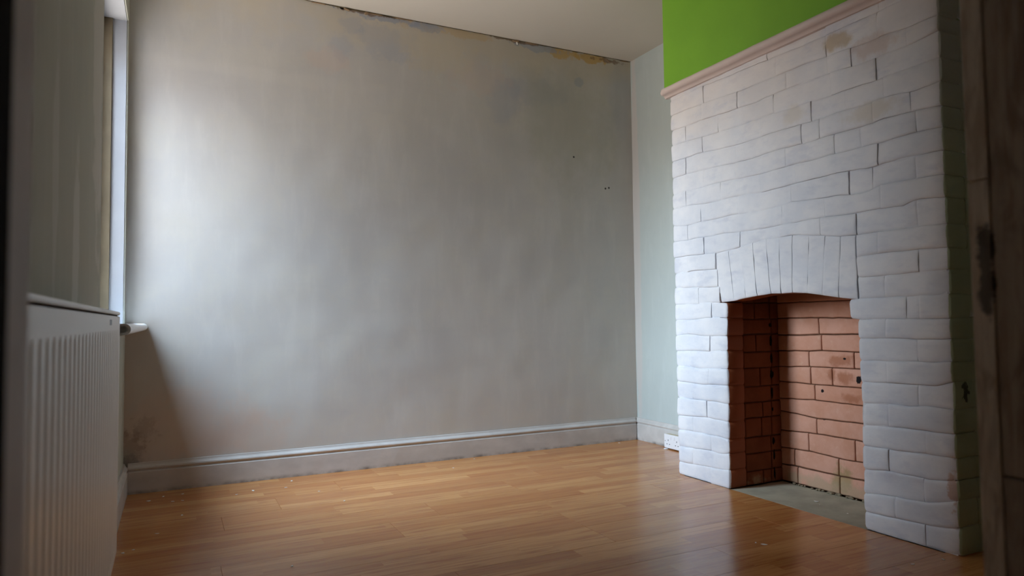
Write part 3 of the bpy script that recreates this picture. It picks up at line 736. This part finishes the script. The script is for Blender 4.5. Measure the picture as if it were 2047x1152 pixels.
def interp(pts, x):
    p = sorted(pts)
    if x <= p[0][0]: return p[0][1]
    if x >= p[-1][0]: return p[-1][1]
    for (a, c), (b2, d) in zip(p, p[1:]):
        if a <= x <= b2: return c+(d-c)*(x-a)/(b2-a) if b2 > a else c
def patch_brick(P, W, H, F, mat, depth=0.10, gap=0.003, r=0.008, prot=0.0, amp=0.0034, seed=0.0, cell=0.03, name='brick', free=(0, 0, 0, 0), gs=None, soft=0.35):
    """brick whose face is P(s,t)->(a,b) of about W x H metres; F(a,b,d)->xyz, d outwards.
    free: extra rounding at s=0, s=1, t=0, t=1"""
    def samples(L, f0, f1, gap):
        r0 = (r*(2.0 if f0 else 1)); r1 = (r*(2.0 if f1 else 1)); g = gap/2
        g0 = 0.0 if f0 else g; g1 = 0.0 if f1 else g
        ps = [(g0, 0.0, r0), (g0+r0*0.13, r0*0.13, r0), (g0+r0*0.5, r0*0.5, r0), (g0+r0, r0, r0)]
        inner0, inner1 = g0+r0, L-g1-r1
        n = max(1, int(round((inner1-inner0)/cell)))
        for i in range(1, n): ps.append((inner0+(inner1-inner0)*i/n, 1, r0))
        ps += [(L-g1-r1, r1, r1), (L-g1-r1*0.5, r1*0.5, r1), (L-g1-r1*0.13, r1*0.13, r1), (L-g1, 0.0, r1)]
        return ps
    def drop(e, rr):
        if e >= rr: return 0.0
        return rr-math.sqrt(max(0, rr*rr-(rr-e)**2))
    S = samples(W, free[0], free[1], gap if gs is None else gs); T = samples(H, free[2], free[3], gap)
    vs = []; fs = []
    lat0 = 0.0025*nz(seed, 1.3, 0, 1.0); lat1 = 0.0025*nz(seed, 7.3, 0, 1.0)
    ns, nt_ = len(S), len(T)
    for (tt, et, rt_) in T:
        for (ss, es, rs) in S:
            a, b_ = P(ss/W, tt/H)
            w = amp*(nz(a+seed, b_, seed*3, 14)+0.6*nz(a, b_+seed, 5, 34)) + 0.0028*nz(a, b_, 1.7, 4.0)
            d = prot + w - drop(es, rs)*(soft if soft > 0.5 or (free[0] and es == ss) or (free[1] and ss > W-0.04) else soft*0.5) - drop(et, rt_)*soft
            j = 0.0018*nz(a*1.0, b_*1.0, 9.1, 22)
            u, v_ = ss/W, tt/H
            if free[0] or free[1]:
                et_ = max(0.0, 1-min(tt, H-tt)/0.016)**2
                sgn = 1 if P(1, 0)[0] > P(0, 0)[0] else -1
                if free[0] and ss < 0.03: a += sgn*(0.0045*et_-lat0)*(1-ss/0.03)
                if free[1] and W-ss < 0.03: a -= sgn*(0.0045*et_-lat1)*(1-(W-ss)/0.03)
            vs.append(F(a+j, b_+0.0018*nz(a, b_, 4.4, 24), d))
    for j in range(nt_-1):
        for i in range(ns-1):
            q = j*ns+i; fs.append((q, q+1, q+ns+1, q+ns))
    ring = [i for i in range(ns)]+[j*ns+ns-1 for j in range(1, nt_)]+[(nt_-1)*ns+i for i in range(ns-2, -1, -1)]+[j*ns for j in range(nt_-2, 0, -1)]
    base = len(vs); R = []
    full = [(s_[0]/W, T[0][0]/H) for s_ in S]+[(S[-1][0]/W, t_[0]/H) for t_ in T[1:]]+[(S[i][0]/W, T[-1][0]/H) for i in range(ns-2, -1, -1)]+[(S[0][0]/W, T[j][0]/H) for j in range(nt_-2, 0, -1)]
    for (s_, t_) in full:
        a, b_ = P(s_, t_)
        if free[0] or free[1]:
            et_ = max(0.0, 1-min(t_*H, H-t_*H)/0.016)**2; sgn = 1 if P(1, 0)[0] > P(0, 0)[0] else -1
            if free[0] and s_*W < 0.03: a += sgn*(0.0045*et_-lat0)*(1-s_*W/0.03)
            if free[1] and W-s_*W < 0.03: a -= sgn*(0.0045*et_-lat1)*(1-(W-s_*W)/0.03)
        vs.append(F(a, b_, -depth))
    m_ = len(ring)
    for i in range(m_): fs.append((ring[i], ring[(i+1) % m_], base+(i+1) % m_, base+i))
    fs.append(tuple(range(base, base+m_)))
    o = mesh(name, vs, fs, mat, None, True)
    at = o.data.attributes.new('tone', 'FLOAT', 'FACE'); tv = abs(nz(seed*7.3+1.1, seed*3.1, 2.2, 1.0))*1.6
    at.data.foreach_set('value', [min(1.0, tv)]*len(o.data.polygons))
    try:
        o.data.set_sharp_from_angle(angle=math.radians(50))
    except Exception: pass
    return kc(o)

FRONT = lambda a, b_, d: (XC-d, a, b_)
brnd = random.Random(5)
def course(a_hi, a_lo, heads, bot, top, F, mat, free_hi=False, free_lo=False, **kw):
    "bricks of one course from a_hi down to a_lo; bot/top are functions of a"
    xs = [a_hi]+sorted([h for h in heads if a_lo+0.02 < h < a_hi-0.02], reverse=True)+[a_lo]
    for i, (h0, h1) in enumerate(zip(xs, xs[1:])):
        W = h0-h1; mid = (h0+h1)/2; H = top(mid)-bot(mid)
        def P(s, t, h0=h0, h1=h1):
            a = h0+(h1-h0)*s; return a, bot(a)+(top(a)-bot(a))*t
        sd = brnd.uniform(0, 50)
        k = dict(gs=brnd.choice((0.0, 0.0, 0.0, 0.0003, 0.0014)), gap=brnd.choice((0.0, 0.0006, 0.0012, 0.0018)), prot=brnd.uniform(-0.003, 0.003), r=brnd.uniform(0.012, 0.020), soft=brnd.uniform(0.15, 0.28), seed=sd); k.update(kw)
        patch_brick(P, W, H, F, mat, free=(1 if (i == 0 and free_hi) else 0, 1 if (i == len(xs)-2 and free_lo) else 0, 0, 0), **k)
def sm(f, k):
    "small ragged wander of a bed joint"
    return lambda a: f(a)+0.0016*nz(a, k*1.7, 0, 18)
MANTEL_Z = lambda a: 1.852
bed = {k: sm((lambda p: (lambda a: interp(p, a)))(BED[k]), k) for k in BED}
bedL = {k: sm((lambda p: (lambda a: interp(p, a)))(BEDL[k]), k) for k in BEDL}
bedR = {k: sm((lambda p: (lambda a: interp(p, a)))(BEDR[k]), k) for k in BEDR}
ZERO = lambda a: 0.0
for k in range(0, 11):
    top = MANTEL_Z if k == 0 else bed[k-1]
    course(YC1, YC2, HEAD[k], bed[k], top, FRONT, M_BRICK, True, True)
JL = {11: 2.357, 12: 2.349, 13: 2.340}
JLB = {13: 2.333}
for k in range(11, 25):
    topL = bed[10] if k == 11 else bedL[k-1]; botL = bedL[k] if k < 24 else ZERO
    lo = JL.get(k, 2.299 if k == 14 else 2.302+0.0005*(k-14)+brnd.uniform(-0.002, 0.002))
    course(YC1, lo, HEADL[k], botL, topL, FRONT, M_BRICK, True, k > 13)
    topR = bed[10] if k == 11 else bedR[k-1]; botR = bedR[k] if k < 24 else ZERO
    hi = 1.644 if k < 14 else (1.684 if k == 14 else 1.651+brnd.uniform(-0.002, 0.003))
    course(hi, YC2, HEADR[k], botR, topR, FRONT, M_BRICK, k > 13, True)
# arch of bricks on end
vb = list(VB); vt = list(VT); vb[-1] = (1.646, 0.812); vt[-1] = (1.646, 1.044)
vg = [0.003, 0.005, 0.006, 0.004, 0.010, 0.003, 0.003, 0.003, 0.005, 0.006, 0.004]
for i in range(len(vb)-1):
    b0, b1, t0, t1 = vb[i], vb[i+1], vt[i], vt[i+1]
    if i == 0: b0 = (2.331, 0.822)
    def P(s, t, b0=b0, b1=b1, t0=t0, t1=t1):
        ax = b0[0]+(b1[0]-b0[0])*s; az = b0[1]+(b1[1]-b0[1])*s
        cx2 = t0[0]+(t1[0]-t0[0])*s; cz2 = t0[1]+(t1[1]-t0[1])*s
        return ax+(cx2-ax)*t, az+(cz2-az)*t
    patch_brick(P, abs(b0[0]-b1[0]), 0.225, FRONT, M_BRICK, gs=vg[i]*0.35, gap=0.002, r=0.010, soft=0.2, prot=brnd.uniform(-0.002, 0.002), seed=brnd.uniform(0, 50), cell=0.03, free=(0, 0, 1, 0))

# mortar bed behind the front bricks
def in_open(y, z):
    return 1.640 < y < 2.318 and z < 0.90 or (1.64 < y < 2.34 and z < 0.86)
vs = []; fs = []; idx = {}
def gv(i, j):
    if (i, j) not in idx:
        y = YC2+0.012+i*0.0125; z = j*0.0125
        idx[(i, j)] = len(vs); vs.append((XC+0.0062-0.0030*nz(0, y, z, 9)-0.001*nz(3, y, z, 31), y, z))
    return idx[(i, j)]
ni = int((YC1-YC2-0.024)/0.0125); nj = int(1.85/0.0125)
for i in range(ni):
    for j in range(nj):
        y = YC2+0.012+(i+0.5)*0.0125; z = (j+0.5)*0.0125
        if not in_open(y, z): fs.append((gv(i, j), gv(i+1, j), gv(i+1, j+1), gv(i, j+1)))
kc(mesh('mortar', vs, fs, M_BRICK, None, True))
# rough core of the chimney breast
bm = bmesh.new()
add_box(bm, XC+0.011, XR-0.005, YA+0.014, YC1-0.012, 0.0005, 0.95)
add_box(bm, XC+0.011, XR-0.005, YC2+0.012, YJ-0.014, 0.0005, 0.95)
add_box(bm, XC+0.011, XR-0.005, YC2+0.012, YC1-0.012, 0.95, 1.872)
add_box(bm, XF+0.014, XR-0.005, YJ-0.014, YA+0.014, 0.0005, 0.95)
kc(bm_obj('core', bm, M_MORTD))
# return faces (near side in sage green, alcove side in white)
kc(box('mortar', XC+0.014, XR-0.005, YC2+0.0065, YC2+0.013, 0.0005, 1.872, M_MORTG))
kc(box('mortar', XC+0.014, XR-0.005, YC1-0.013, YC1-0.0065, 0.0005, 1.872, M_MORT))
SIDE = lambda a, b_, d: (a, YC2-d, b_)
FAR = lambda a, b_, d: (a, YC1+d, b_)
zs = [0.0]+[bedR[k](1.32) for k in range(23, 10, -1)]+[bed[k](1.32) for k in range(10, -1, -1)]+[1.872]
for i, (z0, z1) in enumerate(zip(zs, zs[1:])):
    if z1-z0 < 0.03: continue
    w0 = 0.004
    f0 = lambda a, z0=z0: z0+0.0; f1 = lambda a, z1=z1: z1+0.0
    course(XR-0.006, XC+0.101, [XC+0.101+(0.10 if i % 2 else 0.215)], f0, f1, SIDE, M_BRICK, depth=0.03)
zs = [0.0]+[bedL[k](2.64) for k in range(23, 10, -1)]+[bed[k](2.64) for k in range(10, -1, -1)]+[1.872]
for i, (z0, z1) in enumerate(zip(zs, zs[1:])):
    if z1-z0 < 0.03: continue
    f0 = lambda a, z0=z0: z0+0.0; f1 = lambda a, z1=z1: z1+0.0
    course(XR-0.006, XC+0.101, [XC+0.101+(0.10 if i % 2 else 0.215)], f0, f1, FAR, M_BRICK, depth=0.03)

# fire opening: back, far cheek, near cheek
BACK = lambda a, b_, d: (XF-d, a, b_)
fb = {k: sm((lambda p: (lambda a: interp(p, a)))(FB[k]), 30+k) for k in FB if k < 10}
fbk = dict(gs=0.004, soft=0.8, gap=0.0055, r=0.006, prot=0.0, amp=0.0016, depth=0.02)
def fcourse(*a, **k):
    kk = dict(fbk); kk.update(k); kk['prot'] = brnd.uniform(-0.0025, 0.0025); kk['gap'] = brnd.choice((0.003, 0.004, 0.006))
    course(*a, **kk)
for k in range(-1, 11):
    top = (lambda a: 0.949) if k == -1 else fb[k-1]
    if k == -1:
        top = lambda a: 0.888
    bot = fb[k] if k < 10 else ZERO
    hd = list(FBH.get(k, []))
    last = min(hd) if hd else 2.1
    if last-0.22 > YJ: hd.append(last-0.22 if last < 2.0 else 1.80+0.05*(k % 2))
    fcourse(YA+0.010, YJ-0.010, hd, bot, top, BACK, M_FIRE)
fcourse(YA+0.010, YJ-0.010, [2.05, 1.85], lambda a: 0.888, lambda a: 0.949, BACK, M_FIRE)
CHEEK = lambda a, b_, d: (a, YA-d, b_)
CHEEKN = lambda a, b_, d: (a, YJ+d, b_)
cz = [0.949, 0.884, 0.818]+CK+[0.0]
for i, (z1, z0) in enumerate(zip(cz, cz[1:])):
    k = i-2
    tp = lambda a, z1=z1: z1+0.002*nz(a, z1, 3, 9); bt = lambda a, z0=z0: z0+(0.002*nz(a, z0, 3, 9) if z0 > 0 else 0)
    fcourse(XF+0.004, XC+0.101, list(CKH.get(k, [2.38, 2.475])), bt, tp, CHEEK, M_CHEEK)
    fcourse(XF+0.004, XC+0.101, [2.40 if i % 2 else 2.33], bt, tp, CHEEKN, M_CHEEK_N)
kc(box('mortar', XF+0.008, XF+0.0145, YJ-0.013, YA+0.013, 0.0, 0.95, M_MORTD))
kc(box('mortar', XC+0.10, XF+0.010, YA+0.007, YA+0.0145, 0.0, 0.95, M_MORTD))
kc(box('mortar', XC+0.10, XF+0.010, YJ-0.0145, YJ-0.007, 0.0, 0.95, M_MORTD))
# missing mortar: black patches paint the shade of open holes in the far cheek
hr = random.Random(3)
for (z, h, w) in ((0.715, 0.010, 0.008), (0.640, 0.024, 0.007), (0.562, 0.022, 0.008), (0.488, 0.020, 0.011), (0.405, 0.028, 0.005), (0.330, 0.010, 0.006), (0.185, 0.018, 0.008), (0.120, 0.028, 0.006), (0.040, 0.030, 0.005)):
    n = 11; vs = []; x0 = 2.472-0.00*z
    for lay in (0.0035, 0.0005):
        for i in range(n):
            a = 2*math.pi*i/n; rr = hr.uniform(0.6, 1.1)
            vs.append((x0+w*rr*math.cos(a), YA-lay, z+h*rr*math.sin(a)))
    fs = [tuple(range(n)), tuple(range(n, 2*n))]+[(i, (i+1) % n, n+(i+1) % n, n+i) for i in range(n)]
    kc(mesh('hole_shade_patch', vs, fs, M_DARK))

# mantel moulding, half round nose over a cove
mp_ = [(0.0, 1.843), (0.014, 1.843), (0.018, 1.850), (0.026, 1.8535)]
for i in range(0, 11):
    a = -math.pi/2+math.pi*i/10; mp_.append((0.036+0.0165*math.cos(a), 1.8695+0.0160*math.sin(a)))
mp_ += [(0.018, 1.8870), (-0.008, 1.8885), (-0.008, 1.843)]
vs = []; fs = []; m = len(mp_); ys = [YC2-0.030+(YC1+0.022-YC2+0.030)*i/60 for i in range(61)]
for i, yy in enumerate(ys):
    for (d, z) in mp_:
        e = min(yy-ys[0], ys[-1]-yy); sh = 1.0 if e > 0.012 else 0.72+0.28*math.sqrt(max(0, 1-(1-e/0.012)**2))
        w = 0.0014*nz(yy, z, 0, 9)
        vs.append((XC-(d*sh+(w if d > 0.02 else 0)), yy, 1.868+(z-1.868)*(sh if d > 0.02 else 1)+w*0.7))
for i in range(60):
    for j in range(m):
        a = i*m+j; b2 = i*m+(j+1) % m; fs.append((a, b2, b2+m, a+m))
fs.append(tuple(range(m))); fs.append(tuple(range(60*m, 61*m)))
mo = mesh('mantel_moulding', vs, fs, M_MANTEL, None, True); kc(mo)
try: mo.data.set_sharp_from_angle(angle=math.radians(45))
except Exception: pass
tag(mo, 'cream painted half-round ledge moulding')
# green plaster above the ledge
gp = kc(box('plaster_panel', XC-0.017, XR-0.005, YC2-0.018, YC1+0.020, 1.886, HC-0.0005, M_GREEN, None, 0.004))
tag(gp, 'smooth lime green plaster above the ledge')

# hearth
bm = bmesh.new(); bmesh.ops.create_grid(bm, x_segments=24, y_segments=36, size=0.5)
for v in bm.verts:
    x = 2.199+(v.co.x+0.5)*(XF+0.006-2.199); yy = YJ-0.008+(v.co.y+0.5)*(YA+0.016-YJ)
    v.co = Vector((x, yy, -0.0035+0.0018*nz(x, yy, 0, 12)))
r_ = bmesh.ops.extrude_face_region(bm, geom=bm.faces[:])
for v in [g_ for g_ in r_['geom'] if isinstance(g_, bmesh.types.BMVert)]: v.co.z = -0.0118
hs_ = kc(bm_obj('hearth_slab', bm, M_HEARTH, None, True)); tag(hs_, 'bare grey cement hearth')

# crumbled mortar heap along the foot of the firebox back
r2 = random.Random(9); bm = bmesh.new()
for i in range(60):
    yy = r2.uniform(1.70, 2.27); s = r2.uniform(0.003, 0.009)
    mt = Matrix.Translation((XF-0.002-r2.uniform(0, 0.010), yy, -0.001+s*0.25)) @ Matrix.Rotation(r2.uniform(0, 3), 4, 'Z') @ Matrix.Diagonal((s, s*1.4, s*0.7, 1))
    bmesh.ops.create_icosphere(bm, subdivisions=1, radius=1.0, matrix=mt)
tag(kc(bm_obj('mortar_crumbs', bm, simple('crumbled_mortar', srgb(140, 126, 104), 0.95, 0.1, 0.2, 60))), kind='stuff')

# ================================================================== RADIATOR
RX, RY0, RY1, RZ0, RZ1 = -0.119, 0.62, 1.985, 0.190, 0.786
rad = tag(empty('radiator', (RX-0.03, (RY0+RY1)/2, RZ0)), 'white ribbed panel radiator fixed to the left wall below the window', 'radiator')
def kr(o): return keep(o, rad)
vs = []; fs = []
sec = [(RY0, -0.010), (RY0+0.004, -0.003), (RY0+0.010, 0.0)]
yy = RY0+0.05
while yy < RY1-0.07:
    sec += [(yy, 0.0), (yy+0.008, -0.0020), (yy+0.016, -0.0020), (yy+0.024, 0.0)]; yy += 0.046
sec += [(RY1-0.010, 0.0), (RY1-0.004, -0.003), (RY1, -0.010)]
zrow = [RZ0, RZ0+0.004, RZ0+0.022, RZ0+0.030, RZ1-0.052, RZ1-0.044, RZ1-0.012]
for j, z in enumerate(zrow):
    for (a, d) in sec:
        edge = a < RY0+0.006 or a > RY1-0.006
        dd = d if (edge or 3 <= j <= 4) else 0.0
        if j == 0: dd -= 0.006
        # pressed ribs fade towards the far end cap
        vs.append((RX+dd, a, z))
ns = len(sec)
for j in range(len(zrow)-1):
    for i in range(ns-1):
        a = j*ns+i; fs.append((a, a+1, a+ns+1, a+ns))
front = mesh('front_panel', vs, fs, M_RAD); 
mod = front.modifiers.new('thickness', 'SOLIDIFY'); mod.thickness = 0.0015; mod.offset = 0
kr(front)
kr(box('rear_panel', RX-0.060, RX-0.052, RY0+0.02, RY1-0.02, RZ0+0.01, RZ1-0.02, M_RAD, None, 0.002))
for yy in (RY0, RY1-0.0022):
    kr(box('side_cover', RX-0.062, RX-0.0045, yy, yy+0.0022, RZ0+0.012, RZ1-0.004, M_RAD))
tr = kr(box('top_rail', RX-0.066, RX+0.0008, RY0-0.001, RY1+0.001, RZ1-0.0085, RZ1, M_RAD, None, 0.003))
bm = bmesh.new(); yy = RY0+0.03
while yy < RY1-0.03:
    add_box(bm, RX-0.052, RX-0.012, yy, yy+0.010, RZ1+0.0002, RZ1+0.0012); yy += 0.02
gr_ = bm_obj('grille', bm, M_BADGE); gr_.parent = tr
bg = box('badge', RX-0.0008, RX+0.0008, 1.670, 1.725, 0.7535, 0.7655, M_BADGE); bg.parent = front; tag(bg, 'small dark maker badge')
for yy in (0.85, 1.70):
    kr(box('bracket', XL+0.0005, RX-0.060, yy, yy+0.03, RZ0+0.05, RZ1-0.08, M_RAD, None, 0.002))
# pipe tail with valve at the far foot
bm = bmesh.new()
bmesh.ops.create_cone(bm, cap_ends=True, segments=16, radius1=0.0075, radius2=0.0075, depth=0.19, matrix=Matrix.Translation((RX-0.035, RY1-0.045, 0.0955)))
kr(bm_obj('pipe', bm, M_GLOSS, None, True))

# ================================================================== SOCKET
SY0, SY1, SZ0, SZ1 = 3.048, 3.194, 0.006, 0.084
sxf = XR-0.021-0.036
so = tag(empty('socket', (XR-0.021, (SY0+SY1)/2, SZ0)), 'white double wall socket low on the alcove skirting beside the chimney', 'socket')
def ks(o): return keep(o, so)
def sub(o, p=None):
    p = p or fp; o.parent = p; o.matrix_parent_inverse = Matrix.Identity(4); return o
bb = ks(box('back_box', sxf+0.007, XR-0.0195, SY0+0.001, SY1-0.001, SZ0+0.001, SZ1-0.001, M_SOCKBOX, None, 0.002)); tag(bb, 'yellowed plastic mounting box')
fp = ks(box('face_plate', sxf, sxf+0.0068, SY0, SY1, SZ0, SZ1, M_SOCK, None, 0.002))
zc = (SZ0+SZ1)/2-0.006
for c in (SY1-0.036, SY0+0.036):
    for (dy, dz, w, h) in ((0, 0.012, 0.004, 0.009), (0.011, -0.010, 0.007, 0.004), (-0.011, -0.010, 0.007, 0.004)):
        sub(box('pin_hole', sxf-0.0004, sxf+0.001, c+dy-w/2, c+dy+w/2, zc+dz-h/2, zc+dz+h/2, M_HOLE))
for c in (SY1-0.058, SY0+0.058):
    sub(box('switch', sxf-0.0025, sxf+0.001, c-0.0045, c+0.0045, SZ1-0.026, SZ1-0.010, M_SOCK, None, 0.001))
for c in (SY1-0.009, SY0+0.009):
    bm = bmesh.new(); bmesh.ops.create_cone(bm, cap_ends=True, segments=10, radius1=0.0025, radius2=0.0025, depth=0.001, matrix=Matrix.Translation((sxf-0.0003, c, (SZ0+SZ1)/2)) @ Matrix.Rotation(math.pi/2, 4, 'Y'))
    sub(bm_obj('screw', bm, M_BADGE))

# ================================================================== DOOR FRAME
door = tag(empty('door_1', ((JX0+JX1)/2, YN, 0)), kind='structure')
def kd(o): return keep(o, door)
def toned(o, t):
    at = o.data.attributes.new('tone', 'FLOAT', 'FACE'); at.data.foreach_set('value', [t]*len(o.data.polygons)); return o
kd(box('jamb', JX0-0.030, JX0, 0.345, YN+0.0, -0.012, DH, M_JAMBL, None, 0.002))
kd(box('dark_edge_strip', JX0-0.029, JX0+0.0012, YNH-0.002, 0.3445, -0.012, DH, M_EDGE))  # black strip added to stand for the unlit hall edge of the jamb
pl = ((0.382, 0.402, -0.012, 0.885, 0.0), (0.382, 0.402, 0.8865, DH, 0.06), (0.3415, 0.3815, -0.012, 0.60, 0.62), (0.3415, 0.3815, 0.602, DH, 0.5), (YNH, 0.341, -0.012, DH, 0.7))
for (a, b_, z0, z1, t) in pl:
    kd(toned(box('plank', JX1+(0.0 if t < 0.3 else 0.0012), JX1+0.030, a, b_, z0, z1, M_WOOD, None, 0.0012), t))
kd(toned(box('jamb_head', JX0-0.030, JX1+0.030, YNH, YN, DH, DH+0.030, M_WOOD, None, 0.001), 0.3))

# ================================================================== PAINT FLAKES ON THE FLOOR
def flake(x, y, s, seed, z=0.0, asp=0.6, rot=0.0):
    r = random.Random(seed); n = 8; top = []; vs = []
    c = [(math.cos(2*math.pi*i/n), math.sin(2*math.pi*i/n)*asp) for i in range(n)]
    rr = [r.uniform(0.6, 1.1) for _ in range(n)]; curl = r.uniform(0.1, 0.3)
    for lay in (0, 1):
        for i in range(n):
            u, v = c[i][0]*rr[i]*s, c[i][1]*rr[i]*s
            h = curl*abs(u)*0.35
            vs.append((u*math.cos(rot)-v*math.sin(rot), u*math.sin(rot)+v*math.cos(rot), 0.0003+h+(0.0010 if lay else 0)))
    fs = [tuple(range(n)), tuple(range(n, 2*n))]+[(i, (i+1) % n, n+(i+1) % n, n+i) for i in range(n)]
    o = mesh('paint_flake', vs, fs, M_FLAKE); o.location = (x, y, z); return o
LS = 'small white paint flake among those scattered on the laminate near the far skirting'
FL = [(-0.083, 3.339, .012, 0), (-0.028, 3.393, .009, 0), (0.008, 3.281, .011, 0), (0.047, 3.401, .010, 0), (0.046, 3.275, .009, 0), (0.26, 3.271, .008, 0), (0.332, 3.309, .012, 0), (0.471, 3.297, .009, 0), (0.516, 3.419, .012, 0), (0.592, 3.152, .007, 0), (0.655, 2.93, .009, 0), (1.294, 3.306, .007, 0), (1.477, 3.461, .007, 0),
      (-0.139, 2.629, .010, 'white paint flake in front of the radiator end, nearer the wall'), (-0.11, 2.651, .007, 'tiny white paint flake in front of the radiator end, farther from the wall'),
      (0.04, 3.029, .010, 'lone white paint flake on the laminate out from the left end of the far wall'),
      (-0.042, 2.811, .009, 'white paint flake on the floor between the far left corner and the radiator end'),
      (0.338, 2.236, .009, 'lone white paint flake at the very front edge of the floor, left of centre'),
      (1.761, 1.695, .013, 'large white paint flake on the laminate in front of the fireplace opening'),
      (1.752, 1.722, .006, 'small white crumb beside the large flake in front of the fireplace'),
      (2.358, 1.985, .013, 'large white flake lying on the grey hearth inside the fireplace'),
      (2.329, 1.944, .005, 'tiny white crumb next to the large flake on the hearth'),
      (2.316, 1.808, .005, 'tiny white crumb on the hearth near the right jamb of the fireplace'),
      (2.012, 1.352, .009, 'white flake on the laminate farther out from the near corner of the chimney breast'),
      (2.133, 1.333, .008, 'white flake on the laminate close to the near corner of the chimney breast'),
      (2.43, 3.46, .008, 'white flake on the floor close to the far right corner of the room')]
for i, (x, y, s, lb) in enumerate(FL):
    o = flake(x, y, s*0.85, 100+i, 0.0 if x < 2.2 or y > 2.7 else -0.0015, 0.55, (i*1.3) % 3)
    if not lb:
        near = sorted(q[0] for q in FL if not q[3]); n_ = near.index(x)
        lb = 'small white paint flake on the laminate near the far skirting, %s from the left' % ['first', 'second', 'third', 'fourth', 'fifth', 'sixth', 'seventh', 'eighth', 'ninth', 'tenth', 'eleventh', 'twelfth', 'thirteenth'][n_]
    tag(o, lb, 'paint flake', 'paint flakes on the floor')
# round white plastic bit under the socket
bm = bmesh.new(); bmesh.ops.create_cone(bm, cap_ends=True, segments=20, radius1=0.013, radius2=0.012, depth=0.005, matrix=Matrix.Translation((0, 0, 0.0027)))
bmesh.ops.bevel(bm, geom=[e for e in bm.edges if e.calc_face_angle(0) > 0.8], offset=0.0012, segments=2, affect='EDGES')
o = bm_obj('plastic_cap', bm, M_SOCK, None, True); o.location = (2.545, 3.165, 0)
tag(o, 'round white plastic cap on the floor under the double socket', 'plastic cap')
